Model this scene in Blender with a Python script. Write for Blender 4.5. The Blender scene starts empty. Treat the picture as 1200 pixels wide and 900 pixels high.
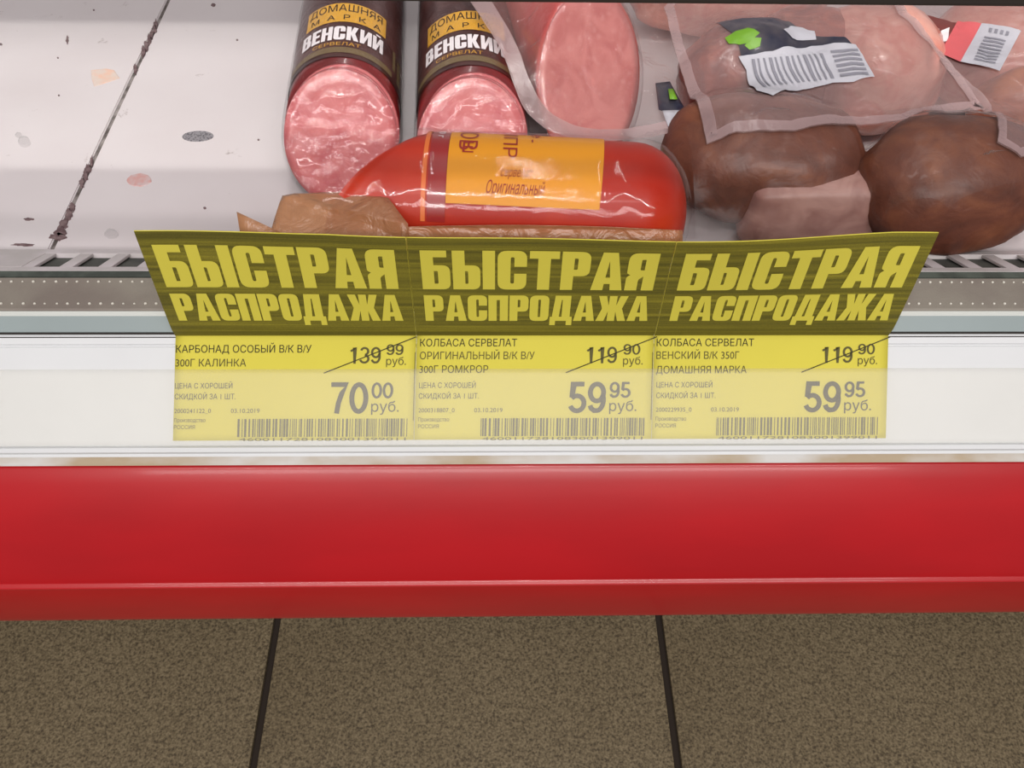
import bpy, bmesh, math, random
from mathutils import Vector, Matrix, noise
from mathutils.bvhtree import BVHTree
from mathutils.geometry import tessellate_polygon, delaunay_2d_cdt
random.seed(4)
S = bpy.context.scene
COL = S.collection
PI = math.pi

# ------------------------------------------------------------------ camera
F = 970.0                       # focal length in pixels of the 1200x900 frame
H = 1.05                        # lens height over the floor
ZD = H - 0.28                   # top of the white deck trays
Xc = Vector((42000, 90, -970)).normalized()
Yc = Vector((-25, 1231, -970)); Yc = (Yc - Xc * Yc.dot(Xc)).normalized()
Zc = Xc.cross(Yc)
W2C = Matrix((Xc, Yc, Zc)).transposed()
C2W = W2C.transposed()
cam = bpy.data.cameras.new('camera'); camo = bpy.data.objects.new('camera', cam)
COL.objects.link(camo); S.camera = camo
cam.sensor_width = 36; cam.lens = F / 1200 * 36; cam.clip_start = 0.01
camo.matrix_world = Matrix.Translation((0, 0, H)) @ C2W.to_4x4()

def ray(u, v): return C2W @ Vector((u - 600, 450 - v, -F))
def at(u, v, h):                # point of the photograph's line of sight at height h over the deck
    d = ray(u, v); k = (ZD + h - H) / d.z
    return Vector((d.x * k, d.y * k, ZD + h))
def aty(u, v, y):
    d = ray(u, v); k = y / d.y
    return Vector((d.x * k, y, H + d.z * k))

# ------------------------------------------------------------------ light
S.view_settings.view_transform = 'Standard'; S.view_settings.look = 'None'
S.view_settings.gamma = 1; S.view_settings.exposure = 0.0
w = bpy.data.worlds.new('store'); S.world = w; w.use_nodes = True
w.node_tree.nodes['Background'].inputs[0].default_value = (1.0, 0.94, 0.94, 1)
w.node_tree.nodes['Background'].inputs[1].default_value = 0.26

def area(name, loc, target, sx, sy, power, color, spread=180):
    l = bpy.data.lights.new(name, 'AREA'); l.shape = 'RECTANGLE'; l.size = sx; l.size_y = sy
    l.energy = power; l.color = color; l.spread = math.radians(spread)
    o = bpy.data.objects.new(name, l); COL.objects.link(o); o.location = loc
    o.rotation_euler = (Vector(target) - Vector(loc)).to_track_quat('-Z', 'Y').to_euler()
    return o
# row of store ceiling tubes behind and above the photographer
area('ceiling_tube_light', (0.1, -1.05, H + 1.85), (0, 0.25, ZD), 2.6, 0.06, 30, (1.0, 0.96, 0.945))
area('ceiling_tube_light', (0.1, 0.30, H + 1.85), (0, 0.30, ZD), 2.6, 0.03, 12, (1.0, 0.96, 0.945))
area('ceiling_tube_light', (0.1, -2.45, H + 1.95), (0, 0.25, ZD), 3.4, 0.30, 52, (1.0, 0.96, 0.945))  # farther row added for glare on the rail cover and bumper
# added unseen strip lamp: its made-up hood cuts the beam to a deck band
LY, LZ = 0.017, ZD + 0.80
area('added_strip_light', (0, LY, LZ), (0, 0.4425, ZD), 1.7, 0.005, 0.95, (1.0, 0.99, 0.93), 60)

# ------------------------------------------------------------------ materials
def srgb(r, g, b):
    f = lambda c: (c / 255 / 12.92) if c <= 10 else ((c / 255 + 0.055) / 1.055) ** 2.4
    return (f(r), f(g), f(b), 1)
class NT:
    def __init__(s, name):
        s.m = bpy.data.materials.new(name); s.m.use_nodes = True
        s.t = s.m.node_tree; s.n = s.t.nodes; s.b = s.n['Principled BSDF']; s.out = s.n['Material Output']
    def add(s, typ, **kw):
        n = s.n.new(typ)
        for k, v in kw.items():
            if k in n.inputs: n.inputs[k].default_value = v
            else: setattr(n, k, v)
        return n
    def link(s, a, b): s.t.links.new(a, b)
    def coord(s, scale=(1, 1, 1)):
        c = s.add('ShaderNodeTexCoord'); m = s.add('ShaderNodeMapping'); m.inputs['Scale'].default_value = scale
        s.link(c.outputs['Object'], m.inputs[0]); return m.outputs[0]
    def ramp(s, fac, stops):
        r = s.add('ShaderNodeValToRGB'); e = r.color_ramp.elements
        while len(e) < len(stops): e.new(0.5)
        for i, (p, c) in enumerate(stops): e[i].position = p; e[i].color = c
        s.link(fac, r.inputs[0]); return r.outputs[0]
    def noise(s, vec, scale, detail=3, dist=0.0, rough=0.5):
        n = s.add('ShaderNodeTexNoise'); n.inputs['Scale'].default_value = scale
        n.inputs['Detail'].default_value = detail; n.inputs['Distortion'].default_value = dist
        n.inputs['Roughness'].default_value = rough
        s.link(vec, n.inputs['Vector']); return n.outputs['Fac']
    def bump(s, fac, strength, dist, target=None):
        b = s.add('ShaderNodeBump'); b.inputs['Strength'].default_value = strength; b.inputs['Distance'].default_value = dist
        s.link(fac, b.inputs['Height']); s.link(b.outputs[0], (target or s.b.inputs['Normal'])); return b.outputs[0]
def pmat(name, col, rough=0.5, metal=0, coat=0, spec=0.5, var=0.0, vs=40, bump=0.0, bs=200, bd=0.0005, col2=None, stretch=(1,1,1), sss=0):
    t = NT(name); b = t.b
    b.inputs['Base Color'].default_value = col; b.inputs['Roughness'].default_value = rough
    b.inputs['Metallic'].default_value = metal; b.inputs['Coat Weight'].default_value = coat
    b.inputs['Coat Roughness'].default_value = 0.08; b.inputs['Specular IOR Level'].default_value = spec
    if sss: b.inputs['Subsurface Weight'].default_value = sss; b.inputs['Subsurface Scale'].default_value = 0.004
    vec = t.coord(stretch)
    if var or col2:
        c2 = col2 or tuple(c * (1 - var) for c in col[:3]) + (1,)
        f = t.noise(vec, vs, 4)
        t.link(t.ramp(f, [(0.38, c2), (0.6, col)]), b.inputs['Base Color'])
    if bump: t.bump(t.noise(vec, bs, 3), bump, bd)
    return t.m

def mottled(name, base, fat, dark, fs=260, rough=0.35, coat=0.6, bump=0.5, bs=110, fw=0.55):
    t = NT(name); vec = t.coord()
    n1 = t.noise(vec, 60, 4, 1.0); c1 = t.ramp(n1, [(0.35, dark), (0.62, base)])
    v = t.add('ShaderNodeTexVoronoi'); v.inputs['Scale'].default_value = fs; t.link(vec, v.inputs['Vector'])
    f = t.ramp(v.outputs['Distance'], [(0.12, (fw, fw, fw, 1)), (0.45, (0, 0, 0, 1))])
    n2 = t.noise(vec, 170, 2); f2 = t.ramp(n2, [(0.48, (0, 0, 0, 1)), (0.62, (1, 1, 1, 1))])
    mu = t.add('ShaderNodeMath', operation='MULTIPLY'); t.link(f, mu.inputs[0]); t.link(f2, mu.inputs[1])
    mx = t.add('ShaderNodeMix', data_type='RGBA'); t.link(mu.outputs[0], mx.inputs[0]); t.link(c1, mx.inputs[6]); mx.inputs[7].default_value = fat
    t.link(mx.outputs[2], t.b.inputs['Base Color'])
    t.b.inputs['Roughness'].default_value = rough; t.b.inputs['Coat Weight'].default_value = coat; t.b.inputs['Coat Roughness'].default_value = 0.1
    t.bump(t.noise(vec, bs, 3, 1.5), bump, 0.001)
    return t.m

def film(name, tint=(1, 1, 1, 1), milky=(0.75, 0.68, 0.70, 1), haze=0.08, gloss=0.10, rough=0.10, bscale=60, bstr=0.6, bd=0.003, dist=1.5):
    t = NT(name); t.n.remove(t.b); vec = t.coord((1, 1, 1))
    n = t.noise(vec, bscale, 4, dist, 0.6)
    bp = t.add('ShaderNodeBump'); bp.inputs['Strength'].default_value = bstr; bp.inputs['Distance'].default_value = bd
    t.link(n, bp.inputs['Height'])
    tr = t.add('ShaderNodeBsdfTransparent'); tr.inputs[0].default_value = tint
    df = t.add('ShaderNodeBsdfDiffuse'); df.inputs[0].default_value = milky; t.link(bp.outputs[0], df.inputs['Normal'])
    gl = t.add('ShaderNodeBsdfGlossy'); gl.inputs['Roughness'].default_value = rough; t.link(bp.outputs[0], gl.inputs['Normal'])
    m1 = t.add('ShaderNodeMixShader'); m1.inputs[0].default_value = haze; t.link(tr.outputs[0], m1.inputs[1]); t.link(df.outputs[0], m1.inputs[2])
    fr = t.add('ShaderNodeLayerWeight'); t.link(bp.outputs[0], fr.inputs['Normal'])
    pw_ = t.add('ShaderNodeMath', operation='POWER'); t.link(fr.outputs['Facing'], pw_.inputs[0]); pw_.inputs[1].default_value = 4.5
    ad = t.add('ShaderNodeMath', operation='MULTIPLY_ADD'); t.link(pw_.outputs[0], ad.inputs[0]); ad.inputs[1].default_value = 0.5; ad.inputs[2].default_value = 0.04 + gloss
    m2 = t.add('ShaderNodeMixShader'); t.link(ad.outputs[0], m2.inputs[0]); t.link(m1.outputs[0], m2.inputs[1]); t.link(gl.outputs[0], m2.inputs[2])
    t.link(m2.outputs[0], t.out.inputs['Surface'])
    return t.m

M = {}
M['red'] = pmat('red plastic', srgb(180, 8, 20), 0.32, coat=0.15, bump=0.08, bs=30, var=0.12, vs=9, stretch=(1, 3, 3))
M['rail'] = pmat('white rail plastic', srgb(216, 218, 219), 0.50, var=0.03, vs=20)
M['ledge'] = pmat('grey worn ledge', srgb(206, 204, 200), 0.5, col2=srgb(176, 158, 132), vs=45, stretch=(0.5, 1, 1))
M['grey_strip'] = pmat('grey aluminium strip', srgb(146, 158, 158), 0.45, var=0.06, vs=15)
M['pale_line'] = pmat('pale edge', srgb(215, 218, 212), 0.4)
M['dark_line'] = pmat('dark gasket', srgb(62, 68, 62), 0.6, col2=srgb(84, 92, 84), vs=90)
M['vinyl'] = pmat('grey textured vinyl', srgb(140, 133, 122), 0.55, col2=srgb(124, 114, 106), vs=24, bump=0.5, bs=900, bd=0.0003)
M['bead'] = pmat('pale bead', srgb(215, 212, 200), 0.35)
M['body'] = pmat('case body grey', srgb(70, 66, 62), 0.6)
M['grille'] = pmat('grille white enamel', srgb(212, 204, 206), 0.45, col2=srgb(190, 184, 182), vs=30)
M['slot_dark'] = pmat('grille channel', srgb(84, 86, 80), 0.7, col2=srgb(60, 62, 58), vs=70)
M['black'] = pmat('black trim', srgb(48, 42, 38), 0.5)
M['grime'] = pmat('dried grime', srgb(96, 74, 76), 0.9, col2=srgb(128, 108, 108), vs=300)
M['steel'] = pmat('lamp housing', srgb(190, 190, 190), 0.4)
# deck enamel: faint stains
t = NT('white deck enamel'); vec = t.coord()
a = t.noise(vec, 6, 4); c = t.ramp(a, [(0.35, srgb(206, 197, 198)), (0.62, srgb(216, 209, 210))])
b2 = t.noise(vec, 55, 6, 0.5, 0.7); f = t.ramp(b2, [(0.27, (1, 1, 1, 1)), (0.335, (0, 0, 0, 1))])
mx = t.add('ShaderNodeMix', data_type='RGBA'); t.link(f, mx.inputs[0]); t.link(c, mx.inputs[6]); mx.inputs[7].default_value = srgb(170, 158, 156)
t.link(mx.outputs[2], t.b.inputs['Base Color']); t.b.inputs['Roughness'].default_value = 0.38
M['deck'] = t.m
# floor tile, its colour lowered to hold the photographer's shade
t = NT('speckled stoneware tile'); vec = t.coord()
a = t.noise(vec, 330, 3, 0, 0.7); c = t.ramp(a, [(0.36, srgb(82, 70, 52)), (0.5, srgb(128, 113, 86)), (0.66, srgb(156, 140, 110))])
b2 = t.noise(vec, 3, 2); c2 = t.ramp(b2, [(0.3, (0.80, 0.78, 0.74, 1)), (0.7, (1, 1, 1, 1))])
mx = t.add('ShaderNodeMix', data_type='RGBA', blend_type='MULTIPLY'); mx.inputs[0].default_value = 1; t.link(c, mx.inputs[6]); t.link(c2, mx.inputs[7])
t.link(mx.outputs[2], t.b.inputs['Base Color']); t.b.inputs['Roughness'].default_value = 0.6; t.bump(a, 0.15, 0.0005)
M['tile'] = t.m
M['grout'] = pmat('dark grout', srgb(50, 40, 32), 0.9)
# paper and inks
M['paper'] = pmat('yellow price paper', srgb(214, 202, 72), 0.75, var=0.04, vs=14)
t = NT('olive header ink'); vec = t.coord((3, 3, 260))
a = t.noise(vec, 1.6, 4, 0, 0.7); vec2 = t.coord((1, 1, 1)); g = t.noise(vec2, 2600, 2)
c = t.ramp(a, [(0.36, srgb(88, 82, 14)), (0.52, srgb(112, 104, 22)), (0.68, srgb(142, 132, 34))])
cg = t.ramp(g, [(0.35, (0.84, 0.84, 0.84, 1)), (0.65, (1.1, 1.1, 1.1, 1))])
mx = t.add('ShaderNodeMix', data_type='RGBA', blend_type='MULTIPLY'); mx.inputs[0].default_value = 1; t.link(c, mx.inputs[6]); t.link(cg, mx.inputs[7])
t.link(mx.outputs[2], t.b.inputs['Base Color']); t.b.inputs['Roughness'].default_value = 0.7
M['olive'] = t.m
M['ink'] = pmat('faded black ink', srgb(50, 46, 24), 0.8)
M['price_ink'] = pmat('price ink', srgb(62, 56, 32), 0.8)
M['ink_soft'] = pmat('soft black ink', srgb(90, 84, 44), 0.8)
M['clear_cover'] = film('clear rail cover', haze=0.10, milky=(1.0, 0.96, 0.82, 1), gloss=-0.015, rough=0.5, bstr=0.0)  # whitish haze partly stands in for glare on the strip
# meats
M['vienna_cut'] = mottled('vienna sausage cut', srgb(204, 116, 116), srgb(226, 166, 160), srgb(186, 92, 96), fs=520)
M['casing'] = pmat('dark red casing', srgb(120, 24, 26), 0.3, coat=0.5, var=0.4, vs=60)
M['sleeve'] = pmat('dark brown sleeve label', srgb(58, 22, 20), 0.35, coat=0.2, col2=srgb(92, 56, 52), vs=34)
M['gold'] = pmat('gold label', srgb(214, 158, 44), 0.35, coat=0.3)
M['white_ink'] = pmat('white print', srgb(232, 224, 226), 0.5)
M['black_ink'] = pmat('black print', srgb(42, 26, 12), 0.5)
M['olive_band'] = pmat('olive brown band', srgb(112, 92, 62), 0.5)
M['red_sausage'] = pmat('orange red casing', srgb(186, 50, 24), 0.4, coat=0.05, col2=srgb(172, 38, 20), vs=26, bump=0.15, bs=70, bd=0.001, spec=.3)
M['dark_red'] = pmat('dark red band', srgb(150, 22, 20), 0.3, coat=0.6)
M['yellow_label'] = pmat('amber yellow label', srgb(226, 148, 8), 0.5, coat=0.0, bump=0.25, bs=90, bd=0.0007)
M['red_ink'] = pmat('dark red print', srgb(150, 34, 18), 0.5)
M['orange_line'] = pmat('orange line', srgb(220, 110, 44), 0.4)
M['ham_cut'] = mottled('smooth ham cut', srgb(212, 128, 122), srgb(230, 174, 166), srgb(194, 102, 98), fs=200, fw=0.3, bump=0.3, bs=60)
M['ham_casing'] = pmat('red ham casing', srgb(186, 44, 38), 0.3, coat=0.3, col2=srgb(196, 84, 74), vs=45)
M['pale_ham'] = mottled('pale ham', srgb(226, 164, 148), srgb(240, 196, 184), srgb(208, 126, 110), fs=120, fw=0.3)
M['grey_ham'] = mottled('pale grey ham', srgb(172, 132, 122), srgb(196, 160, 150), srgb(146, 104, 96), fs=120, fw=0.2, coat=0.05, rough=.5, bump=.2)
t = NT('smoked crust'); vec = t.coord()
a = t.noise(vec, 34, 5, 0.8, 0.6); c = t.ramp(a, [(0.3, srgb(76, 38, 26)), (0.5, srgb(102, 54, 36)), (0.74, srgb(134, 78, 48))])
t.link(c, t.b.inputs['Base Color']); t.b.inputs['Roughness'].default_value = 0.6; t.b.inputs['Coat Weight'].default_value = 0.04; t.b.inputs['Coat Roughness'].default_value = 0.25
t.bump(t.noise(vec, 120, 5, 0.5), 0.6, 0.0015)
M['crust'] = t.m
M['red_meat'] = mottled('red brown meat', srgb(156, 74, 56), srgb(190, 116, 90), srgb(116, 48, 38), fs=90)
M['film'] = film('clear shrink film', gloss=0.0, haze=0.0, bscale=60, bstr=0.5, bd=0.003, rough=0.05)
M['film_tight'] = film('tight clear film', gloss=-0.022, haze=0.0, bscale=50, bstr=0.12, bd=0.002, rough=0.05)
M['film_soft'] = film('soft clear bag', gloss=-0.02, haze=0.02, milky=(0.3, 0.22, 0.2, 1), bscale=30, bstr=0.25, bd=0.003, rough=0.35)
M['bag'] = film('milky vacuum bag', gloss=0.0, haze=0.42, milky=srgb(168, 138, 136), bscale=45, bstr=0.6, bd=0.004, rough=0.22)
M['bag_clear'] = film('clear vacuum bag', gloss=0.03, haze=0.14, milky=srgb(180, 150, 148), bscale=55, bstr=0.6, bd=0.004, rough=0.07)
M['bag_edge'] = film('sealed bag edge', gloss=0.01, haze=0.50, milky=srgb(186, 158, 158), bscale=80, bstr=0.5, bd=0.002, rough=0.25)
M['tan_film'] = film('tan pouch film', tint=(0.95, 0.72, 0.5, 1), gloss=0.02, haze=0.50, milky=srgb(190, 140, 104), bscale=60, bstr=0.8, bd=0.003, rough=0.3)
M['navy'] = pmat('navy label', srgb(30, 32, 52), 0.3, coat=0.3, col2=srgb(70, 64, 70), vs=60)
M['leaf'] = pmat('green print', srgb(104, 152, 34), 0.4)
M['label_white'] = pmat('white label paper', srgb(178, 176, 184), 0.6, bump=0.5, bs=60, bd=0.002)
M['label_ink'] = pmat('grey label print', srgb(128, 126, 136), 0.6)
M['label_red'] = pmat('coral label paper', srgb(206, 92, 96), 0.5)
M['label_brown'] = pmat('brown label paper', srgb(112, 52, 48), 0.5)
M['sticker_old'] = pmat('old sticker residue', srgb(222, 184, 164), 0.7, col2=srgb(214, 196, 186), vs=200)
M['pink_stain'] = pmat('pink meat juice stain', srgb(206, 158, 152), 0.5, col2=srgb(204, 180, 180), vs=250)
M['drop'] = film('water drop', haze=0.12, milky=(0.6, 0.58, 0.58, 1), gloss=0.04, bstr=0)
t = NT('drain mesh'); vec = t.coord(); v = t.add('ShaderNodeTexVoronoi'); v.inputs['Scale'].default_value = 900; t.link(vec, v.inputs['Vector'])
t.link(t.ramp(v.outputs['Distance'], [(0.2, srgb(60, 58, 64)), (0.6, srgb(140, 136, 140))]), t.b.inputs['Base Color'])
M['drain'] = t.m

# ------------------------------------------------------------------ mesh helpers
def link_mesh(name, me, mat, parent=None, smooth=False):
    if mat: me.materials.append(mat)
    o = bpy.data.objects.new(name, me); COL.objects.link(o)
    if parent:
        o.parent = parent
        p = parent; off = Vector((0, 0, 0))
        while p: off += p.location; p = p.parent
        me.transform(Matrix.Translation(-off))
    if smooth: me.polygons.foreach_set('use_smooth', [True] * len(me.polygons))
    return o
def mesh(name, vs, fs, mat, parent=None, smooth=False):
    me = bpy.data.meshes.new(name); me.from_pydata([tuple(v) for v in vs], [], fs); me.update()
    return link_mesh(name, me, mat, parent, smooth)
def from_bm(name, bm, mat, parent=None, smooth=False):
    bmesh.ops.recalc_face_normals(bm, faces=bm.faces)
    me = bpy.data.meshes.new(name); bm.to_mesh(me); bm.free()
    return link_mesh(name, me, mat, parent, smooth)
def tag(o, label=None, cat=None, group=None, kind=None):
    if label: o['label'] = label
    if cat: o['category'] = cat
    if group: o['group'] = group
    if kind: o['kind'] = kind
    return o
def empty(name, loc, label=None, cat=None, group=None, kind=None):
    o = bpy.data.objects.new(name, None); COL.objects.link(o); o.location = loc; o.empty_display_size = 0.02
    return tag(o, label, cat, group, kind)
def box_bm(bm, c, s, bev=0, rot=None):
    m = Matrix.Translation(c) @ (rot.to_4x4() if rot else Matrix()) @ Matrix.Diagonal((*s, 1))
    r = bmesh.ops.create_cube(bm, size=1, matrix=m)
    if bev:
        es = list({e for v in r['verts'] for e in v.link_edges})
        bmesh.ops.bevel(bm, geom=es, offset=bev, segments=2, profile=0.6, affect='EDGES')
def box(name, c, s, mat, parent=None, bev=0, rot=None):
    bm = bmesh.new(); box_bm(bm, c, s, bev, rot); return from_bm(name, bm, mat, parent)
def extrude(name, prof, x0, x1, mat, parent=None, smooth=False, closed=True):   # (y,z) outline drawn out along x
    vs = [(x0, y, z) for y, z in prof] + [(x1, y, z) for y, z in prof]; n = len(prof)
    fs = [(i, (i + 1) % n, n + (i + 1) % n, n + i) for i in range(n if closed else n - 1)]
    if closed: fs += [tuple(range(n - 1, -1, -1)), tuple(range(n, 2 * n))]
    bm = bmesh.new(); bv = [bm.verts.new(v) for v in vs]
    for f in fs: bm.faces.new([bv[i] for i in f])
    o = from_bm(name, bm, mat, parent)
    if smooth:
        for p in o.data.polygons: p.use_smooth = abs(p.normal.x) < 0.5
    return o
def nz(p, s=1.0, seed=0.0): return noise.noise(Vector(p) * s + Vector((seed, seed * 1.7, seed * 0.3)))

# 2-D lettering
_tc = {}
def text2d(s, bold=0.0, shear=0.0):
    k = (s, bold, shear)
    if k in _tc: return _tc[k]
    def mk(st):
        c = bpy.data.curves.new('t', 'FONT'); c.body = st; c.size = 1; c.offset = bold; c.shear = shear; c.resolution_u = 4; c.fill_mode = 'NONE'
        o = bpy.data.objects.new('t', c); COL.objects.link(o)
        dg = bpy.context.evaluated_depsgraph_get(); me = bpy.data.meshes.new_from_object(o.evaluated_get(dg))
        P = [Vector(v.co[:2]) for v in me.vertices]; nb = {}
        for e in me.edges: a, b = e.vertices; nb.setdefault(a, []).append(b); nb.setdefault(b, []).append(a)
        bpy.data.objects.remove(o); bpy.data.curves.remove(c); bpy.data.meshes.remove(me)
        seen = set(); loops = []
        for k0 in range(len(P)):
            if k0 in seen or k0 not in nb: continue
            lp = [k0]; seen.add(k0); cur = k0
            nx = k0 + 1 if k0 + 1 in nb[k0] else nb[k0][0]
            while nx not in seen:
                lp.append(nx); seen.add(nx); cur = nx
                q = [z for z in nb[cur] if z not in seen]
                if not q: break
                nx = q[0]
            if len(lp) > 2: loops.append(lp)
        ed = [(lp[i], lp[(i + 1) % len(lp)]) for lp in loops for i in range(len(lp))]
        V, _, T3, *_r = delaunay_2d_cdt(P, ed, [], 0, 1e-5)
        segs = [(P[a], P[b]) for a, b in ed]; out = []
        for t3 in T3:
            cx = sum(V[i].x for i in t3) / 3; cy = sum(V[i].y for i in t3) / 3; wn = 0
            for a, b in segs:
                if (a.y <= cy) != (b.y <= cy):
                    if a.x + (cy - a.y) / (b.y - a.y) * (b.x - a.x) > cx: wn += 1 if b.y > a.y else -1
            if wn: out.append(tuple(t3))
        return [tuple(v) for v in V], out
    if 'cap' not in _tc:
        vs, _ = mk('\u041d'); _tc['cap'] = max(v[1] for v in vs)
    vs, fs = mk(s); cap = _tc['cap'] + bold
    x0 = min(v[0] for v in vs); x1 = max(v[0] for v in vs)
    vs = [((x - x0) / (x1 - x0), y / cap) for x, y in vs]
    _tc[k] = (vs, fs); return _tc[k]
def txt(s, x0, x1, base, cap, bold=0.0, shear=0.0):
    vs, fs = text2d(s, bold, shear); return [(x0 + x * (x1 - x0), base + y * cap) for x, y in vs], fs
def rect2(x0, y0, x1, y1): return [(x0, y0), (x1, y0), (x1, y1), (x0, y1)], [(0, 1, 2, 3)]
def join2(*parts):
    V, Fc = [], []
    for vs, fs in parts:
        n = len(V); V += vs; Fc += [tuple(i + n for i in f) for f in fs]
    return V, Fc
def lay(name, shape, fn, mat, parent, maxe=None, smooth=False):
    """put a flat 2-D shape onto the surface fn(a, b) -> world point"""
    vs, fs = shape
    bm = bmesh.new(); bv = [bm.verts.new((x, y, 0)) for x, y in vs]
    for f in fs:
        try: bm.faces.new([bv[i] for i in f])
        except ValueError: pass
    if maxe:
        bmesh.ops.triangulate(bm, faces=bm.faces)
        for _ in range(6):
            es = [e for e in bm.edges if e.calc_length() > maxe]
            if not es: break
            bmesh.ops.subdivide_edges(bm, edges=es, cuts=1)
            bmesh.ops.triangulate(bm, faces=[f for f in bm.faces if len(f.verts) > 3])
    for v in bm.verts: v.co = fn(v.co.x, v.co.y)
    me = bpy.data.meshes.new(name); bm.to_mesh(me); bm.free()
    return link_mesh(name, me, mat, parent, smooth)

# heavy condensed poster capitals, drawn by hand; a point is (x, y[, corner radius])
R_ = 0.17
GL = {
 'Т': (.64, [[(0,1),(.64,1),(.64,.81),(.455,.81),(.455,0),(.185,0),(.185,.81),(0,.81)]], []),
 'Б': (.62, [[(0,0),(0,1),(.56,1),(.56,.83),(.27,.83),(.27,.63),(.62,.63,R_),(.62,0,R_)]], [[(.27,.48),(.355,.48,.03),(.355,.15,.03),(.27,.15)]]),
 'Ы': (.92, [[(0,0),(0,1),(.27,1),(.27,.63),(.60,.63,R_),(.60,0,R_)], [(.65,0),(.65,1),(.92,1),(.92,0)]], [[(.27,.48),(.335,.48,.03),(.335,.15,.03),(.27,.15)]]),
 'С': (.63, [[(0,0,.2),(0,1,.2),(.63,1,.2),(.63,.60),(.36,.60),(.36,.84,.04),(.28,.84,.04),(.28,.16,.04),(.36,.16,.04),(.36,.42),(.63,.42),(.63,0,.2)]], []),
 'Р': (.62, [[(0,0),(0,1),(.62,1,.2),(.62,.37,.2),(.27,.37),(.27,0)]], [[(.27,.83),(.35,.83,.03),(.35,.54,.03),(.27,.54)]]),
 'А': (.70, [[(0,0),(.19,1),(.51,1),(.70,0),(.43,0),(.415,.17),(.285,.17),(.27,0)]], [[(.30,.34),(.35,.78),(.40,.34)]]),
 'Я': (.64, [[(.64,0),(.64,1),(.0,1,.2),(.0,.46,.12),(.08,.42),(.0,.36,.1),(.0,0),(.27,0),(.27,.30,.05),(.37,.38),(.37,0)]], [[(.37,.83),(.28,.83,.03),(.28,.55,.03),(.37,.55)]]),
 'П': (.64, [[(0,0),(0,1),(.64,1),(.64,0),(.37,0),(.37,.82),(.27,.82),(.27,0)]], []),
 'О': (.63, [[(0,0,.2),(0,1,.2),(.63,1,.2),(.63,0,.2)]], [[(.275,.16,.03),(.275,.84,.03),(.355,.84,.03),(.355,.16,.03)]]),
 'Д': (.74, [[(0,-.17),(0,.17),(.07,.17),(.15,1),(.66,1),(.66,.17),(.74,.17),(.74,-.17),(.55,-.17),(.55,0),(.19,0),(.19,-.17)]], [[(.30,.17),(.36,.83),(.39,.83),(.39,.17)]]),
 'В': (.64, [[(0,0),(0,1),(.60,1,.18),(.60,.56,.08),(.53,.52),(.64,.46,.08),(.64,0,.2)]], [[(.25,.84),(.35,.84,.03),(.35,.60,.03),(.25,.60)], [(.25,.44),(.36,.44,.03),(.36,.15,.03),(.25,.15)]]),
 'Е': (.52, [[(0,0),(0,1),(.52,1),(.52,.82),(.25,.82),(.25,.60),(.47,.60),(.47,.43),(.25,.43),(.25,.18),(.52,.18),(.52,0)]], []),
 'Н': (.62, [[(0,0),(0,1),(.24,1),(.24,.60),(.38,.60),(.38,1),(.62,1),(.62,0),(.38,0),(.38,.42),(.24,.42),(.24,0)]], []),
 'К': (.66, [[(0,0),(0,1),(.24,1),(.24,.62),(.37,1),(.62,1),(.45,.53),(.66,0),(.40,0),(.24,.42),(.24,0)]], []),
 'И': (.66, [[(0,0),(0,1),(.22,1),(.22,.42),(.44,1),(.66,1),(.66,0),(.44,0),(.44,.58),(.22,0)]], []),
 'Й': (.66, [[(0,0),(0,1),(.22,1),(.22,.42),(.44,1),(.66,1),(.66,0),(.44,0),(.44,.58),(.22,0)], [(.18,1.08),(.18,1.18),(.48,1.18),(.48,1.08)]], []),
 'Ж': (1.0, [[(0,0),(.17,.5),(.02,1),(.28,1),(.375,.62),(.375,1),(.625,1),(.625,.62),(.72,1),(.98,1),(.83,.5),(1.0,0),(.73,0),(.625,.38),(.625,0),(.375,0),(.375,.38),(.27,0)]], []),
}
def rounded(pts, n=5):
    out = []; N = len(pts)
    for i, p in enumerate(pts):
        r = p[2] if len(p) > 2 else 0
        P = Vector(p[:2]); A = Vector(pts[i - 1][:2]); B = Vector(pts[(i + 1) % N][:2])
        if not r: out.append(P); continue
        da = (A - P); db = (B - P); r = min(r, da.length * .5, db.length * .5)
        a = P + da.normalized() * r; b = P + db.normalized() * r
        for k in range(n + 1):
            q = k / n; out.append(a * (1 - q) ** 2 + P * 2 * q * (1 - q) + b * q * q)
    return out
def poster(s, x0, x1, base, cap, gap=.055):
    tot = sum(GL[c][0] for c in s) + gap * (len(s) - 1); k = (x1 - x0) / tot
    V, Fc = [], []; cx = 0
    for c in s:
        wd, outs, holes = GL[c]
        for j, op in enumerate(outs):
            loops = [rounded(op)] + ([rounded(h) for h in holes] if j == 0 else [])
            flat = [p for lp in loops for p in lp]; n = len(V)
            tri = tessellate_polygon([[Vector((p.x, p.y, 0)) for p in lp] for lp in loops])
            V += [(x0 + (cx + p.x) * k, base + p.y * cap) for p in flat]
            Fc += [tuple(i + n for i in tr) for tr in tri]
        cx += wd + gap
    return V, Fc

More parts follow.
